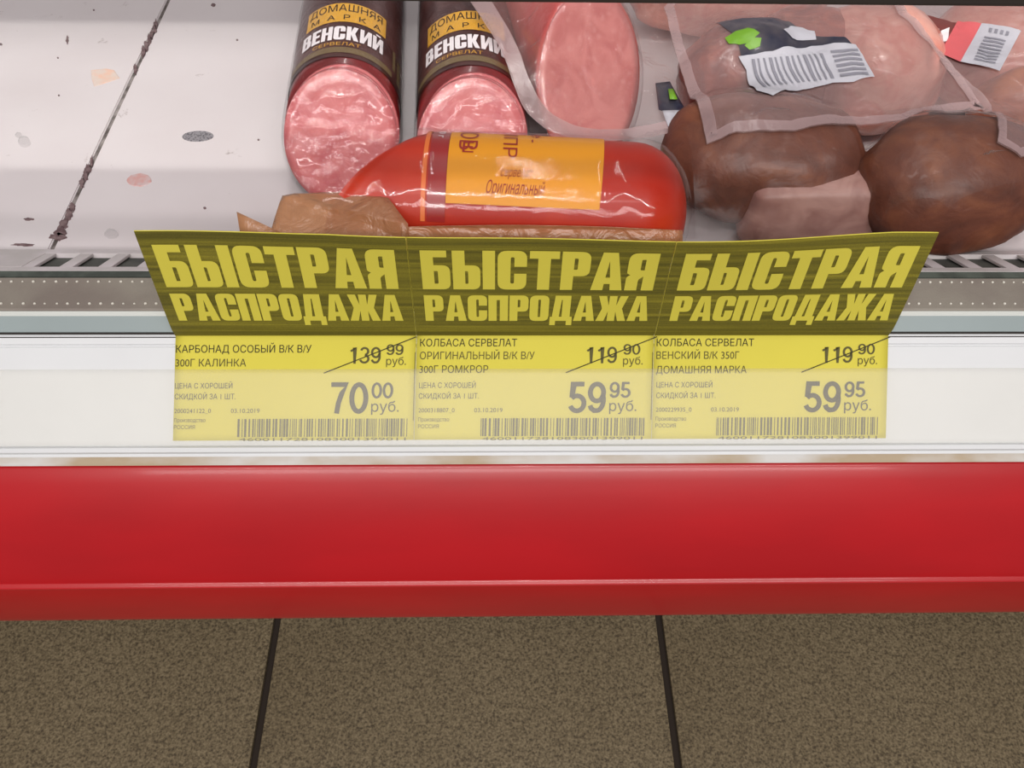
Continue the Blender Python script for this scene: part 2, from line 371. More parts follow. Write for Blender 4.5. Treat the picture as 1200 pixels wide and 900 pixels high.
# price digits as strokes; unit height 1, width .56
def arc(cx, cy, rx, ry, a0, a1, n=18): return [(cx + rx * math.cos(math.radians(a0 + (a1 - a0) * k / n)), cy + ry * math.sin(math.radians(a0 + (a1 - a0) * k / n))) for k in range(n + 1)]
DG = {
 '0': [arc(.28, .5, .215, .435, 0, 360, 32)],
 '1': [[(.12, .74), (.24, .82), (.34, .96), (.34, 0)]],
 '3': [arc(.27, .735, .19, .20, 165, -80) , arc(.26, .285, .22, .22, 85, -165)],
 '5': [[(.48, .935), (.15, .935), (.10, .50)] , arc(.265, .31, .215, .245, 140, -160)],
 '7': [[(.03, .935), (.50, .935), (.36, .66), (.26, .34), (.21, 0)]],
 '9': [arc(.275, .66, .205, .275, 0, 360, 30), arc(.265, .42, .215, .355, 30, -70, 14) + [(.30, .075), (.20, .07), (.11, .14), (.07, .24)]],
}
def stroke(pts, w):
    V, Fc = [], []; n = len(pts)
    closed = (Vector(pts[0]) - Vector(pts[-1])).length < 1e-4
    for i, p in enumerate(pts):
        a = Vector(pts[i - 1] if i else (pts[-2] if closed else p)); b = Vector(pts[i + 1] if i < n - 1 else (pts[1] if closed else p))
        d = (b - a).normalized(); q = Vector((-d.y, d.x)) * w / 2
        if 0 < i < n - 1:
            c = max(.55, d.dot((Vector(p) - a).normalized())); q /= c
        V += [(p[0] + q.x, p[1] + q.y), (p[0] - q.x, p[1] - q.y)]
    for i in range(n - 1): Fc.append((2 * i, 2 * i + 1, 2 * i + 3, 2 * i + 2))
    return V, Fc
def digits(st, x0, x1, base, cap, w=.13):
    k = (x1 - x0) / (.60 * len(st) - .04); out = []
    for i, c in enumerate(st):
        for pth in DG[c]:
            vs, fs = stroke(pth, w); out.append(([(x0 + (x + .60 * i) * k, base + y * cap) for x, y in vs], fs))
    return join2(*out)

# ================================================================== SETTING: floor
fl = box('floor', (0, 0.4, -0.012), (5, 4, 0.024), M['grout']); tag(fl, 'dark joints of the tiled shop floor', None, None, 'structure')
T = 0.5; jx = -0.282
tb = bmesh.new(); box_bm(tb, (0, 0, 0.003), (T - 0.009, T - 0.009, 0.008), 0.0015)
tme = bpy.data.meshes.new('tile'); tb.to_mesh(tme); tb.free(); tme.materials.append(M['tile'])
for i in range(-4, 5):
    for j in range(-3, 4):
        o = bpy.data.objects.new('tile', tme); COL.objects.link(o); o.parent = fl
        o.location = (jx + T / 2 + i * T, 0.20 + T / 2 + j * T, random.uniform(-.0004, .0004))

# ================================================================== DISPLAY CASE
XL, XR = -0.95, 0.95
case = empty('display_case', (0, 0.5, 0), 'long refrigerated display case with red front bumper and white price rail', 'display case')
def yz(y, z): return (y, H + z)
# body
extrude('body', [yz(.215, -.30), yz(.20, -.385), yz(.50, -.90), yz(.50, -1.045), yz(1.15, -1.045), yz(1.15, -.30)], XL, XR, M['body'], case)
# red bumper
bp = []
A0, A1, A2 = Vector((.1862, -.2936)), Vector((.1630, -.3168)), Vector((.1562, -.3365))
for k in range(13):
    q = k / 12; bp.append(A0 * (1 - q) ** 2 + A1 * 2 * q * (1 - q) + A2 * q * q)
bp = [Vector((.197, -.2925)), Vector((.1885, -.2925)), Vector((.1873, -.2928))] + bp
low = [(.1550, -.3370), (.1543, -.3378), (.1543, -.3388), (.1554, -.3402), (.1566, -.3425), (.1562, -.3455), (.1550, -.3700), (.1562, -.3760), (.1600, -.3785), (.197, -.3785)]
bmp = extrude('bumper', [yz(p.x, p.y) for p in bp] + [yz(*p) for p in low], XL, XR, M['red'], case, smooth=False)
for p in bmp.data.polygons: p.use_smooth = abs(p.normal.x) < 0.5
md = bmp.modifiers.new('es', 'EDGE_SPLIT'); md.split_angle = math.radians(32)
# price rail
O = Vector((.2295, -.2584)); D = Vector((-.786, -.618)); N = Vector((-.618, .786))
def rp(d, n=0.0): p = O + D * d + N * n; return (p.x, H + p.y)
rail = extrude('price_rail', [rp(-.001, -.001), rp(.0002, .0004), rp(.0036, .0004), rp(.0040, -.0002), rp(.0045, -.0002), rp(.0049, .0004), rp(.0455, .0004), rp(.0462, .0022), rp(.0480, .0026), rp(.0488, .0010), rp(.0500, .0010), rp(.0510, -.006), rp(0.0, -.006)], XL, XR, M['rail'], case)
cpts = []
for k in range(15):
    q = k / 14; cpts.append((.0140 + .0315 * q, .0010 + .0007 * (1 - (2 * q - 1) ** 2)))
cover = extrude('cover_strip', [rp(a, b) for a, b in cpts] + [rp(a, b - .0002) for a, b in reversed(cpts)], XL, XR, M['clear_cover'], rail, smooth=True)
tag(cover, 'clear plastic strip over the price rail')
extrude('ledge', [rp(.0496, .0004), rp(.0535, .0018), (.1880, H - .2915), (.1960, H - .2945), (.203, H - .292), rp(.0502, -.004)], XL, XR, M['ledge'], case)
# rim strips
extrude('seam', [(.2285, H - .2584), (.2315, H - .2584), (.2325, H - .262), (.2285, H - .262)], XL, XR, M['black'], case)  # black strip stands in for the dark gap above the rail
extrude('grey_strip', [(.2312, H - .2580), (.2370, H - .2541), (.2376, H - .2560), (.2345, H - .262), (.2315, H - .261)], XL, XR, M['grey_strip'], case)
extrude('pale_edge', [(.2366, H - .2545), (.2371, H - .2534), (.2385, H - .2533), (.2388, H - .256)], XL, XR, M['pale_line'], case)
vin = extrude('vinyl_strip', [(.2390, H - .2550), (.2393, H - .2538), (.2400, H - .2533), (.2580, H - .2533), (.2588, H - .2540), (.2590, H - .258), (.2390, H - .258)], XL, XR, M['vinyl'], case)
bb = bmesh.new(); x = -0.66
while x < 0.66:
    for yy in (.2427, .2556):
        bmesh.ops.create_icosphere(bb, subdivisions=1, radius=random.uniform(.00045, .0007), matrix=Matrix.Translation((x + random.uniform(-.0003, .0003), yy, H - .2532)))
    x += 0.0046
tag(from_bm('bead_row', bb, M['bead'], vin), kind='stuff')
extrude('dark_edge', [(.2592, H - .2538), (.2640, H - .2545), (.2650, H - .2590), (.2592, H - .2590)], XL, XR, M['dark_line'], case)
# sloping air grille: two bars and ribs over a dark channel
G0 = Vector((.2635, -.2542)); GD = Vector((.891, -.454)); GN = Vector((.454, .891))
def gp(d, n=0.0): p = G0 + GD * d + GN * n; return (p.x, H + p.y)
gr = extrude('air_grille', [gp(0, 0), gp(.0055, 0), gp(.0055, -.006), gp(.0270, -.006), gp(.0270, 0), gp(.0335, 0), gp(.0335, -.0095), gp(0, -.0095)], XL, XR, M['grille'], case)
extrude('grille_channel', [gp(.0057, -.0030), gp(.0268, -.0030), gp(.0268, -.0022), gp(.0057, -.0022)], XL, XR, M['slot_dark'], gr)
rb = bmesh.new()
cc = G0 + GD * .01625 + GN * (-.0008)
box_bm(rb, (0, 0, 0), (.0058, .0217, .0014), .0003, Matrix.Rotation(-math.radians(27), 3, 'X'))
rme = bpy.data.meshes.new('grille_rib'); rb.to_mesh(rme); rb.free(); rme.materials.append(M['grille'])
x = -0.2045 - 26 * .0169
while x < 0.63:
    o = bpy.data.objects.new('grille_rib', rme); COL.objects.link(o); o.parent = gr
    o.location = Vector((x, cc.x, H + cc.y)) - case.location; x += .0169
extrude('blank_plate', [gp(.0056, -.0010), gp(.0056, .0001), gp(.0269, .0001), gp(.0269, -.0010)], -.252, -.2065, M['grille'], gr)
# interior bed under the trays, back wall
box('deck_bed', (0, .735, ZD - .012), (XR - XL, .86, .016), M['slot_dark'], case)
box('back_panel', (0, 1.14, ZD + .12), (XR - XL, .03, .30), M['deck'], case)
for sx in (-1, 1):
    extrude('end_panel', [yz(.20, -.262), yz(.24, -.245), yz(.30, .0), yz(1.15, .0), yz(1.15, -1.04), yz(.5, -1.04), yz(.5, -.9), yz(.20, -.38)], sx * .957 - .012 + sx * .006, sx * .957 + .012 + sx * .006, M['rail'], case)

# white deck trays, split by a slanting-in-view joint
g1 = at(65, 281, 0); g0 = at(197, 0, 0)
def gx(y): return g1.x + (g0.x - g1.x) * (y - g1.y) / (g0.y - g1.y)
def tray(x0, x1, label, grp=None):
    ya, yb = .2965, 1.12
    pts = [(x0(ya), ya), (x1(ya), ya), (x1(yb), yb), (x0(yb), yb)]
    bm = bmesh.new(); v = [bm.verts.new((a, b, ZD - .003)) for a, b in pts] + [bm.verts.new((a, b, ZD)) for a, b in pts]
    for f in ((3, 2, 1, 0), (4, 5, 6, 7), (0, 1, 5, 4), (1, 2, 6, 5), (2, 3, 7, 6), (3, 0, 4, 7)): bm.faces.new([v[i] for i in f])
    bmesh.ops.recalc_face_normals(bm, faces=bm.faces)
    bmesh.ops.bevel(bm, geom=list(bm.edges), offset=.0006, segments=2, affect='EDGES')
    e = empty('deck_tray', ((x0(ya) + x1(ya)) / 2, .7, ZD - .003), label, 'tray')
    from_bm('plate', bm, M['deck'], e); return e
trL = tray(lambda y: XL + .005, lambda y: gx(y) - .0011, 'white enamel deck tray left of the slanting joint, with a peeling label remnant')
trR = tray(lambda y: gx(y) + .0011, lambda y: .50, 'white enamel deck tray right of the slanting joint, carrying the sausages')
trX = tray(lambda y: .502, lambda y: XR - .005, 'white enamel deck tray at the far right end of the case')
# marks on the trays
def blob(name, u, v, ru, rv, mat, parent, h=.0003, seed=0, pts=22, rag=.3, pix=None):
    c = at(u, v, 0)
    if pix: ring = [at(a, b, 0) for a, b in pix]
    else: ring = [at(u + ru * math.cos(k * 2 * PI / pts) * (1 + rag * nz((math.cos(k*2*PI/pts), math.sin(k*2*PI/pts), seed), 2)), v + rv * math.sin(k * 2 * PI / pts) * (1 + rag * nz((math.sin(k*2*PI/pts), math.cos(k*2*PI/pts), seed + 3), 2)), 0) for k in range(pts)]
    n = len(ring); vs = [Vector((p.x, p.y, ZD - .0001)) for p in ring] + [Vector((c.x + (p.x - c.x) * .9, c.y + (p.y - c.y) * .9, ZD + h)) for p in ring]
    bm = bmesh.new(); bv = [bm.verts.new(p) for p in vs]
    for i in range(n): bm.faces.new([bv[i], bv[(i + 1) % n], bv[n + (i + 1) % n], bv[n + i]])
    bm.faces.new(bv[n:]); return from_bm(name, bm, mat, parent)
tag(blob('label_remnant', 124, 90, 0, 0, M['sticker_old'], trL, pix=[(106, 82), (124, 80), (134, 82), (141, 92), (126, 97), (110, 102), (107, 93)]), 'peach remnant of a peeled label')
blob('stain', 163, 211, 15, 8, M['pink_stain'], trR, seed=2)
blob('water_drop', 29, 167, 7, 6, M['drop'], trL, h=.0015, seed=1); blob('water_drop', 22, 159, 4, 3, M['drop'], trL, h=.0008, seed=5)
blob('water_drop', 131, 275, 8, 5, M['drop'], trR, h=.0015, seed=3)
blob('dirt_speck', 34, 257, 6, 1.5, M['grime'], trL, seed=8, rag=.9); blob('dirt_speck', 79, 47, 1.6, 5, M['grime'], trL, seed=9, rag=.9)
for (u, v, r) in ((68, 68, 1.3), (69, 112, 1.3), (1, 52, 2), (110, 12, 1.2), (278, 47, 1.5), (240, 244, 2), (303, 164, 1.5), (250, 6, 3)):
    blob('dirt_speck', u, v, r * .9, r * .7, M['grime'], trL if u < 140 else trR, seed=u)
dr = at(232, 160, 0)
bm = bmesh.new(); bmesh.ops.create_cone(bm, cap_ends=True, segments=40, radius1=.0078, radius2=.0076, depth=.0006, matrix=Matrix.Translation((dr.x, dr.y, ZD + .0001)) @ Matrix.Diagonal((1.12, .62, 1, 1)))
dro = from_bm('drain_cap', bm, M['drain'], trR); tag(dro, 'dark perforated drain cap')
# grime along the joint
for k, (v, wid) in enumerate([(278, 13), (272, 8), (262, 6), (252, 6), (243, 4), (215, 3.5), (206, 4.5), (199, 4), (190, 2.4), (61, 3.2), (54, 3), (47, 3), (40, 2.6), (33, 3), (30, 2.4), (81, 3)]):
    u = 65 + (281 - v) * (197 - 65) / 281 + (2 if v > 240 else 0)
    blob('grime', u, v, wid * .8, 6.0 if v < 275 else 4, M['grime'], trR, h=.0007, seed=k * 3.1, rag=.8)
blob('grime', 27, 287, 12, 1.6, M['grime'], trL, seed=40, rag=.8)
# joint filler, grey
vs = [(gx(y) + s * .00105, y, ZD - .0012) for y in (.30, 1.1) for s in (-1, 1)]
mesh('joint_filler', vs, [(0, 1, 3, 2)], pmat('joint filler', srgb(84, 76, 72), 0.9, col2=srgb(150, 142, 138), vs=90), trR)

# dark screen edge (top border of the view), end posts, added unseen lamp hood
can = empty('edge_with_added_lamp', (0, .45, ZD + .28), 'dark thin screen edge crossing above the products, with an added hooded lamp', 'canopy')
ye = .205; pe = aty(600, 3.5, ye)
bm = bmesh.new(); box_bm(bm, (0, ye + .002, pe.z + .002), (XR - XL - .02, .004, .004), .0008); from_bm('screen_edge', bm, M['black'], can)
for sx in (-.94, .94):
    box('post', (sx, .215, ZD + .43), (.02, .03, .86), M['steel'], can)
def beam(yd, z): return LY + (yd - LY) * (LZ - z) / (LZ - ZD)
for nm, yd, sgn in (('added_hood_lip', .3685, -1), ('added_hood_lip', .519, 1)):  # unseen lips added to shade the deck on both sides of the band
    zz0, zz1 = LZ - .34, LZ + .02
    y0 = beam(yd, zz0); y1 = LY + sgn * .012
    extrude(nm, [(y0, zz0), (y0 + sgn * .002, zz0), (y1 + sgn * .002, zz1), (y1, zz1)], -.93, .93, M['black'], can)
extrude('added_hood_top', [(LY - .014, LZ + .012), (LY + .014, LZ + .012), (LY + .014, LZ + .02), (LY - .014, LZ + .02)], -.93, .93, M['black'], can)
for sx in (-.94, .94):
    box('arm', (sx, .12, LZ + .016), (.02, .24, .016), M['steel'], can)

# ================================================================== SALE SHEET
SW = .2970; TB = .0434; TH = .0524     # sheet width, part in the rail, header part
def paper(a, t, n=0.0):
    """a: mm-like metres from the left edge, t: metres up from the bottom edge"""
    x = a - SW / 2 + .0178
    if t <= TB:
        d = (TB - t); y, z = rp(d, .0007 + n * 1.0)
        x -= .0012 * (TB - t) / TB
        # lower right corner hangs a little
        return Vector((x, y, z))
    q = (t - TB) / TH
    y, z = rp(0, .0025 + n)
    k = min(1, (t - TB) / .004)
    y0, z0 = rp(0, .0007 + n)
    yb = y0 + (y - y0) * k; zb = z0 + (z - z0) * k
    bulge = -.0042 * math.sin(max(0, min(1, (a - .07) / .21)) * PI) * q ** 1.6
    wav = .0010 * math.sin(a * 46 + 1.0) * q ** 2
    top = .0040 * q
    xx = x
    return Vector((xx, yb + top + bulge + wav - n * .9, zb + (t - TB) - .0005))
def on(off): return lambda a, t: paper(a, t, off)
sheet = empty('sale_sheet', tuple(paper(SW / 2, 0)), 'yellow paper sheet of three sale price tags held in the white price rail', 'sale sign')
PX = 1 / 2811.0
def mm(px, v, x0): return ((px - x0) * PX, (514 - v) * PX)
tags = [
 dict(x0=204, ti=0, lines=[('КАРБОНАД ОСОБЫЙ В/К В/У', 205, 361, 412, 'ink'), ('300Г КАЛИНКА', 205, 286, 428, 'ink_soft')], old='139', oc='99', new='70', nc='00', num='2000241122_0', o=(404, 442, 448, 468), n=(384, 428, 432, 457), bc=(278, 475)),
 dict(x0=204, ti=1, lines=[('КОЛБАСА СЕРВЕЛАТ', 487, 600, 405, 'ink'), ('ОРИГИНАЛЬНЫЙ В/К В/У', 487, 621, 420, 'ink_soft'), ('300Г РОМКРОР', 487, 567, 436, 'ink_soft')], old='119', oc='90', new='59', nc='95', num='2000318807_0', o=(680, 718, 725, 745), n=(662, 706, 710, 735), bc=(560, 752)),
 dict(x0=204, ti=2, lines=[('КОЛБАСА СЕРВЕЛАТ', 764, 879, 405, 'ink'), ('ВЕНСКИЙ В/К 350Г', 764, 862, 420, 'ink_soft'), ('ДОМАШНЯЯ МАРКА', 764, 871, 437, 'ink_soft')], old='119', oc='90', new='59', nc='95', num='2000229935_0', o=(958, 997, 1003, 1023), n=(940, 984, 988, 1013), bc=(837, 1030)),
]
E = .00022
for tg in tags:
    ti = tg['ti']; a0 = ti * .099; a1 = a0 + .099
    gapx = .00018
    # paper: a thin curled slab
    na, nt = 24, 40; vs = []; ts = [TB * k / 14 for k in range(14)] + [TB + TH * k / 26 for k in range(27)]
    for off in (0.0, -.00022):
        for t_ in ts:
            for i in range(na + 1):
                a = a0 + (gapx if ti else 0) + (a1 - a0 - (gapx if ti else 0)) * i / na
                vs.append(paper(a, t_, off))
    nn = na + 1; L = nn * len(ts); fs = []
    for j in range(len(ts) - 1):
        for i in range(na):
            q = j * nn + i; fs.append((q, q + 1, q + nn + 1, q + nn)); fs.append((L + q, L + q + nn, L + q + nn + 1, L + q + 1))
        fs.append((j * nn, j * nn + nn, L + j * nn + nn, L + j * nn)); q = j * nn + na; fs.append((q, L + q, L + q + nn, q + nn))
    for i in range(na):
        q = (len(ts) - 1) * nn + i; fs.append((q, q + 1, L + q + 1, L + q)); fs.append((i, L + i, L + i + 1, i + 1))
    p = mesh('price_tag', vs, fs, M['paper'], sheet, True)
    lay('header_print', rect2(a0 + (.0003 if ti else 0), TB + .0004, a1 - (.0001 if ti < 2 else 0), TB + TH - .0003), on(E * .6), M['olive'], p, .005, True)
    hl = join2(poster('БЫСТРАЯ', a0 + .0046, a0 + .0942, TB + .0262, .0200), poster('РАСПРОДАЖА', a0 + .0046, a0 + .0946, TB + .0088, .0142, .045))
    lay('headline_lettering', hl, on(E * 1.3), M['paper'], p, .004)
    x0 = tg['x0']; ox = [0, 282, 560][ti]
    def T_(s, xa, xb, base, h, bold=0, shear=0):
        return txt(s, (xa - x0) * PX, (xb - x0) * PX, (514 - base) * PX, h * PX, bold, shear)
    def D_(s, xa, xb, base, h, w=.13): return digits(s, (xa - x0) * PX, (xb - x0) * PX, (514 - base) * PX, h * PX, w)
    for mt in ('ink', 'ink_soft'):
        ls = [T_(s, xa, xb, b, 9.0, .014) for s, xa, xb, b, m_ in tg['lines'] if m_ == mt]
        if ls: lay('product_lettering', join2(*ls), on(E), M[mt], p)
    q = x0 + ox
    o_, n_ = tg['o'], tg['n']
    small = [T_('ЦЕНА С ХОРОШЕЙ', q + 1, q + 67, 453.5, 6.6, .026), T_('СКИДКОЙ ЗА 1 ШТ.', q + 1, q + 71, 466, 6.6, .026)]
    lay('small_lettering', join2(*small), on(E), M['ink'], p)
    tiny = [T_(tg['num'], q + 1, q + 43, 482, 5.2, .0), T_('03.10.2019', q + 66, q + 99, 482, 5.2, .0), T_('Производство', q + 1, q + 37, 492.5, 4.6), T_('РОССИЯ', q + 1, q + 25, 500.5, 4.6)]
    lay('tiny_lettering', join2(*tiny), on(E), M['ink_soft'], p)
    pr = [D_(tg['old'], o_[0], o_[1], 425, 19.5, .12), D_(tg['oc'], o_[2], o_[3], 415, 12.5, .13), T_('руб.', o_[2], o_[3] + 3, 426.5, 9.5, .01)]
    lay('old_price_lettering', join2(*pr), on(E), M['ink_soft'], p)
    sl = (q + 278 - 106 - x0) * PX, (514 - 436) * PX, (q + 278 - x0) * PX, (514 - 394) * PX
    dx, dy = sl[2] - sl[0], sl[3] - sl[1]; L_ = math.hypot(dx, dy); nx, ny = -dy / L_ * .00020, dx / L_ * .00020
    lay('strike_line', ([(sl[0] - nx, sl[1] - ny), (sl[2] - nx, sl[3] - ny), (sl[2] + nx, sl[3] + ny), (sl[0] + nx, sl[1] + ny)], [(0, 1, 2, 3)]), on(E * 1.4), M['ink'], p)
    pn = [D_(tg['new'], n_[0], n_[1], 483, 36, .15), D_(tg['nc'], n_[2], n_[3], 465.5, 18.5, .14), T_('руб.', n_[2], n_[3] + 7, 481, 13, .02)]
    lay('new_price_lettering', join2(*pn), on(E), M['ink_soft'] if ti == 9 else M['price_ink'], p)
    rnd = random.Random(ti); bars = []; bx = tg['bc'][0]
    while bx < tg['bc'][1] - 1:
        bw = rnd.choice((.9, .9, 1.7, 2.4)); bars.append(rect2((bx - x0) * PX, (514 - 510) * PX, (bx + bw - x0) * PX, (514 - 489) * PX)); bx += bw + rnd.choice((.9, 1.2, 1.9, 2.6))
    code = '4600117281083001399011210'[:22]
    lay('barcode', join2(*bars), on(E), M['ink_soft'], p)
    lay('barcode_digits', T_(code, tg['bc'][0] + 2, tg['bc'][1] - 2, 514.6, 3.6), on(E), M['ink_soft'], p)
    if ti < 2:
        lay('tag_border', rect2(a1 - .0005, .0080, a1 - .0002, TB), on(E), M['ink_soft'], p)

# ================================================================== PRODUCTS
def frame_axis(pn, pf):
    d = (pf - pn); d.z = 0; d.normalize(); return d, Vector((d.y, -d.x, 0))
def stick(name, near, far, R, k, casing, cutm, label, cat, group=None, zb=0.0, slices=3, flat=1.0, tilt=0.0, filmmat=None, yawk=.10):
    """a cut sausage lying along near->far, the near end cut on a slope k; returns root and surface function"""
    d, s = frame_axis(near, far); L = (Vector((far.x, far.y, 0)) - Vector((near.x, near.y, 0))).length
    z0 = ZD + zb + .0009
    base = Vector((near.x, near.y, z0))
    root = empty(name, tuple(base), label, cat, group)
    def P(al, ang, r):      # al: along axis, ang from the top
        return base + d * al + s * (r * math.sin(ang)) + Vector((0, 0, R * flat + r * flat * math.cos(ang) + al * tilt))
    n = 48
    def ring_start(ang, r): return k * (R * flat + r * flat * math.cos(ang)) + tilt * 0 + yawk * r * math.sin(ang)
    vs, fs = [], []; m = 22
    for j in range(m + 1):
        q = j / m
        for i in range(n):
            ang = i * 2 * PI / n; a0 = ring_start(ang, R)
            if q < .75: al = a0 + (L - R * .9 - a0) * q / .75; r = R
            else:
                w_ = (q - .75) / .25 * PI / 2; al = L - R * .9 + R * .9 * math.sin(w_); r = R * max(.04, math.cos(w_))
            r *= 1 + .015 * nz((al * 40, math.cos(ang), math.sin(ang)), 1.0)
            vs.append(P(al, ang, r))
    for j in range(m):
        for i in range(n): fs.append((j * n + i, j * n + (i + 1) % n, (j + 1) * n + (i + 1) % n, (j + 1) * n + i))
    fs.append(tuple(m * n + i for i in range(n))); fs.append(tuple(range(n - 1, -1, -1)))
    mesh('sausage_body', vs, fs, casing, root, True)
    # slices in front of the cut
    for c in range(slices):
        o1 = -.0021 * (slices - c) + .0003; th = .0016; rr = R * (.972 - .012 * (c % 2)); sh = .0006 * ((c * 7) % 3 - 1)
        vs, fs = [], []
        G = 7
        for side in (0, 1):
            for g in range(G + 1):
                r = rr * g / G
                for i in range(n):
                    ang = i * 2 * PI / n; al = ring_start(ang, r) + o1 + (th if side else 0)
                    if side == 0 and g < G: al += -.0005 * nz((r * math.cos(ang), r * math.sin(ang), c), 120)
                    vs.append(P(al, ang, r) + s * sh)
        K = (G + 1) * n
        for g in range(G):
            for i in range(n):
                a_, b_ = g * n + i, g * n + (i + 1) % n
                fs.append((a_, b_, b_ + n, a_ + n)); fs.append((K + a_, K + a_ + n, K + b_ + n, K + b_))
        for i in range(n): a_, b_ = G * n + i, G * n + (i + 1) % n; fs.append((a_, b_, K + b_, K + a_))
        mesh('slice', vs, fs, cutm, root, True)
    # shrink film: crinkled skin over the cut end and the flanks
    vs, fs = [], []; G = 26; n2 = 96
    oo = -.0021 * slices - .0014
    for g in range(1, G + 1):
        r = (R + .0010) * g / G
        for i in range(n2):
            ang = i * 2 * PI / n2; xx, zz = r * math.sin(ang), r * math.cos(ang)
            cr = abs(nz((xx * 1.0 + 2, zz * 2.2, 1.3), 95, near.x * 50)) * .0022 + abs(nz((xx, zz * 3, 4), 210)) * .0007
            al = ring_start(ang, r) + oo - cr * min(1, (G - g) / 4)
            vs.append(P(al, ang, r))
    for q in range(1, 26):
        for i in range(n2):
            ang = i * 2 * PI / n2; a0 = ring_start(ang, R) + oo; al = a0 + (L - R * 1.0 - a0) * q / 25
            r = R + .0012 + .0006 * abs(nz((al * 90, math.cos(ang) * 2, math.sin(ang) * 2), 2, 3))
            vs.append(P(al, ang, r))
    tot = G + 25
    for j in range(tot - 1):
        for i in range(n2): fs.append((j * n2 + i, j * n2 + (i + 1) % n2, (j + 1) * n2 + (i + 1) % n2, (j + 1) * n2 + i))
    mesh('shrink_film', vs, fs, filmmat or M['film'], root, True)
    return root, P, ring_start, L
def cyl_fn(P, R, off, a0=0, bow=0.0):
    # 2-D (arc length left->right, distance up the label) onto the sausage
    return lambda a, b: P(a0 + b, a / R, R + off)

def vienna(near, far, R, label, rotc, seedtxt=0, group='vienna sausages lying on the deck tray'):
    root, P, rs, L = stick('vienna_sausage', near, far, R, .62, M['casing'], M['vienna_cut'], label, 'sausage', None)
    R1 = R
    s0 = rs(0, R) + .0035
    # sleeve label: a band from just behind the cut to near the far end
    n = 64; vs, fs = [], []
    m = 8
    for j in range(m + 1):
        for i in range(n + 1):
            ang = -2.3 + 4.6 * i / n
            st = s0 + .004 * (1 - math.cos(ang)) * .3
            al = max(rs(ang, R) + .001, st) if j == 0 else st + (L - R * .95 - st) * j / m
            vs.append(P(al, ang, R + .0005))
    for j in range(m):
        for i in range(n): q = j * (n + 1) + i; fs.append((q, q + 1, q + n + 2, q + n + 1))
    sl = mesh('sleeve_label', vs, fs, M['sleeve'], root, True)
    f1 = cyl_fn(P, R, .00075, s0); f2 = cyl_fn(P, R, .00095, s0)
    c = rotc * R
    lay('olive_band', rect2(c - R * 1.15, .0035, c + R * .95, .0085), f1, M['olive_band'], sl, .003)
    lay('sort_lettering', txt('СЕРВЕЛАТ', c - .016, c + .008, .0098, .0030, .0), f2, M['gold'], sl, .003)
    lay('name_lettering', poster('ВЕНСКИЙ', c - .0235, c + .0200, .0150, .0130, .07), f2, M['white_ink'], sl, .003)
    lay('gold_patch', rect2(c - .0225, .0330, c + .0215, .0520), f1, M['gold'], sl, .003)
    lay('gold_patch_lettering', join2(txt('ДОМАШНЯЯ', c - .0205, c + .0190, .0435, .0070, .01), txt('М  А  Р  К  А', c - .0190, c + .0180, .0350, .0048, .01)), f2, M['black_ink'], sl, .003)
    lay('side_print', join2(rect2(c + .0275, .012, c + .0300, .030), rect2(c + .0320, .005, c + .0360, .027)), f1, M['olive_band'], sl, .003)
    return root
vienna(at(409, 236, 0), at(432, -55, 0), .0285, 'sliced vienna sausage pack farthest left, its pink cut face fully in view', .10)
v2 = vienna(at(556, 243, 0), at(545, -45, 0), .0280, 'sliced vienna sausage pack half hidden behind the red sausage with amber label', -.06)

# red sausage with amber label, lying across in front
RS = .0300
A = Vector((-.0700, .2870, ZD + .0455)); B = Vector((.0835, .2800, ZD + .0430))
rsr = empty('red_sausage', tuple((A + B) / 2 - Vector((0, 0, RS))), 'orange-red sausage with amber yellow label lying crosswise behind the sale sheet', 'sausage')
ax = (B - A).normalized(); LR = (B - A).length
upv = Vector((0, 0, 1)); fw = ax.cross(upv).normalized()      # fw points to the viewer side (-y)
if fw.y > 0: fw = -fw
up2 = ax.cross(fw); up2 = up2 if up2.z > 0 else -up2
def RP(al, ang, r):   # ang from the top towards the viewer
    return A + ax * al + fw * (r * math.sin(ang)) + up2 * (r * math.cos(ang))
n = 64; vs, fs = [], []; m = 40
def redge(ang): return .0290 - .0270 * math.sin(ang + .05)
def rad(al):
    e = LR - .024
    return RS if al < e else RS * max(.02, math.sqrt(max(0, 1 - ((al - e) / .024) ** 2))) ** .9
for j in range(m + 1):
    for i in range(n):
        ang = -PI + 2 * PI * i / n; aa = ang if ang > -2.0 else -2.0 + (ang + 2.0) * -1.0
        st = redge(ang)
        q = j / m; q = q if q < .6 else .6 + .4 * math.sin((q - .6) / .4 * PI / 2)
        al = st + (LR - st) * q
        r = rad(al)
        if j == 0: r *= .93
        vs.append(RP(al, ang, r))
for j in range(m):
    for i in range(n): fs.append((j * n + i, j * n + (i + 1) % n, (j + 1) * n + (i + 1) % n, (j + 1) * n + i))
fs.append(tuple(range(n))); fs.append(tuple(m * n + i for i in range(n - 1, -1, -1)))
mesh('sausage_body', vs, fs, M['red_sausage'], rsr, True)
def rfn(off): return lambda a, b: RP(a, b / RS, RS + off)     # b: arc length from the top towards the viewer
lab = lay('amber_label', ([(.0520, -.0300), (.1170, -.0300), (.1135, .0255), (.0520, .0255)], [(0, 1, 2, 3)]), rfn(.0006), M['yellow_label'], rsr, .003, True)
lay('dark_red_band', rect2(.0445, -.030, .0518, .0330), rfn(.0005), M['dark_red'], rsr, .003, True)
lay('orange_line', rect2(.0420, -.030, .0438, .0330), rfn(.0005), M['orange_line'], rsr, .003, True)
def flip(sh): return [(x, -y) for x, y in sh[0]], [tuple(reversed(f)) for f in sh[1]]
lay('script_lettering', join2(flip(txt('сервелат', .0735, .0865, -.0140, .0040, .012, .4)), flip(txt('Оригинальный', .0680, .0915, -.0210, .0054, .014, .4))), rfn(.0009), M['red_ink'], lab, .003)
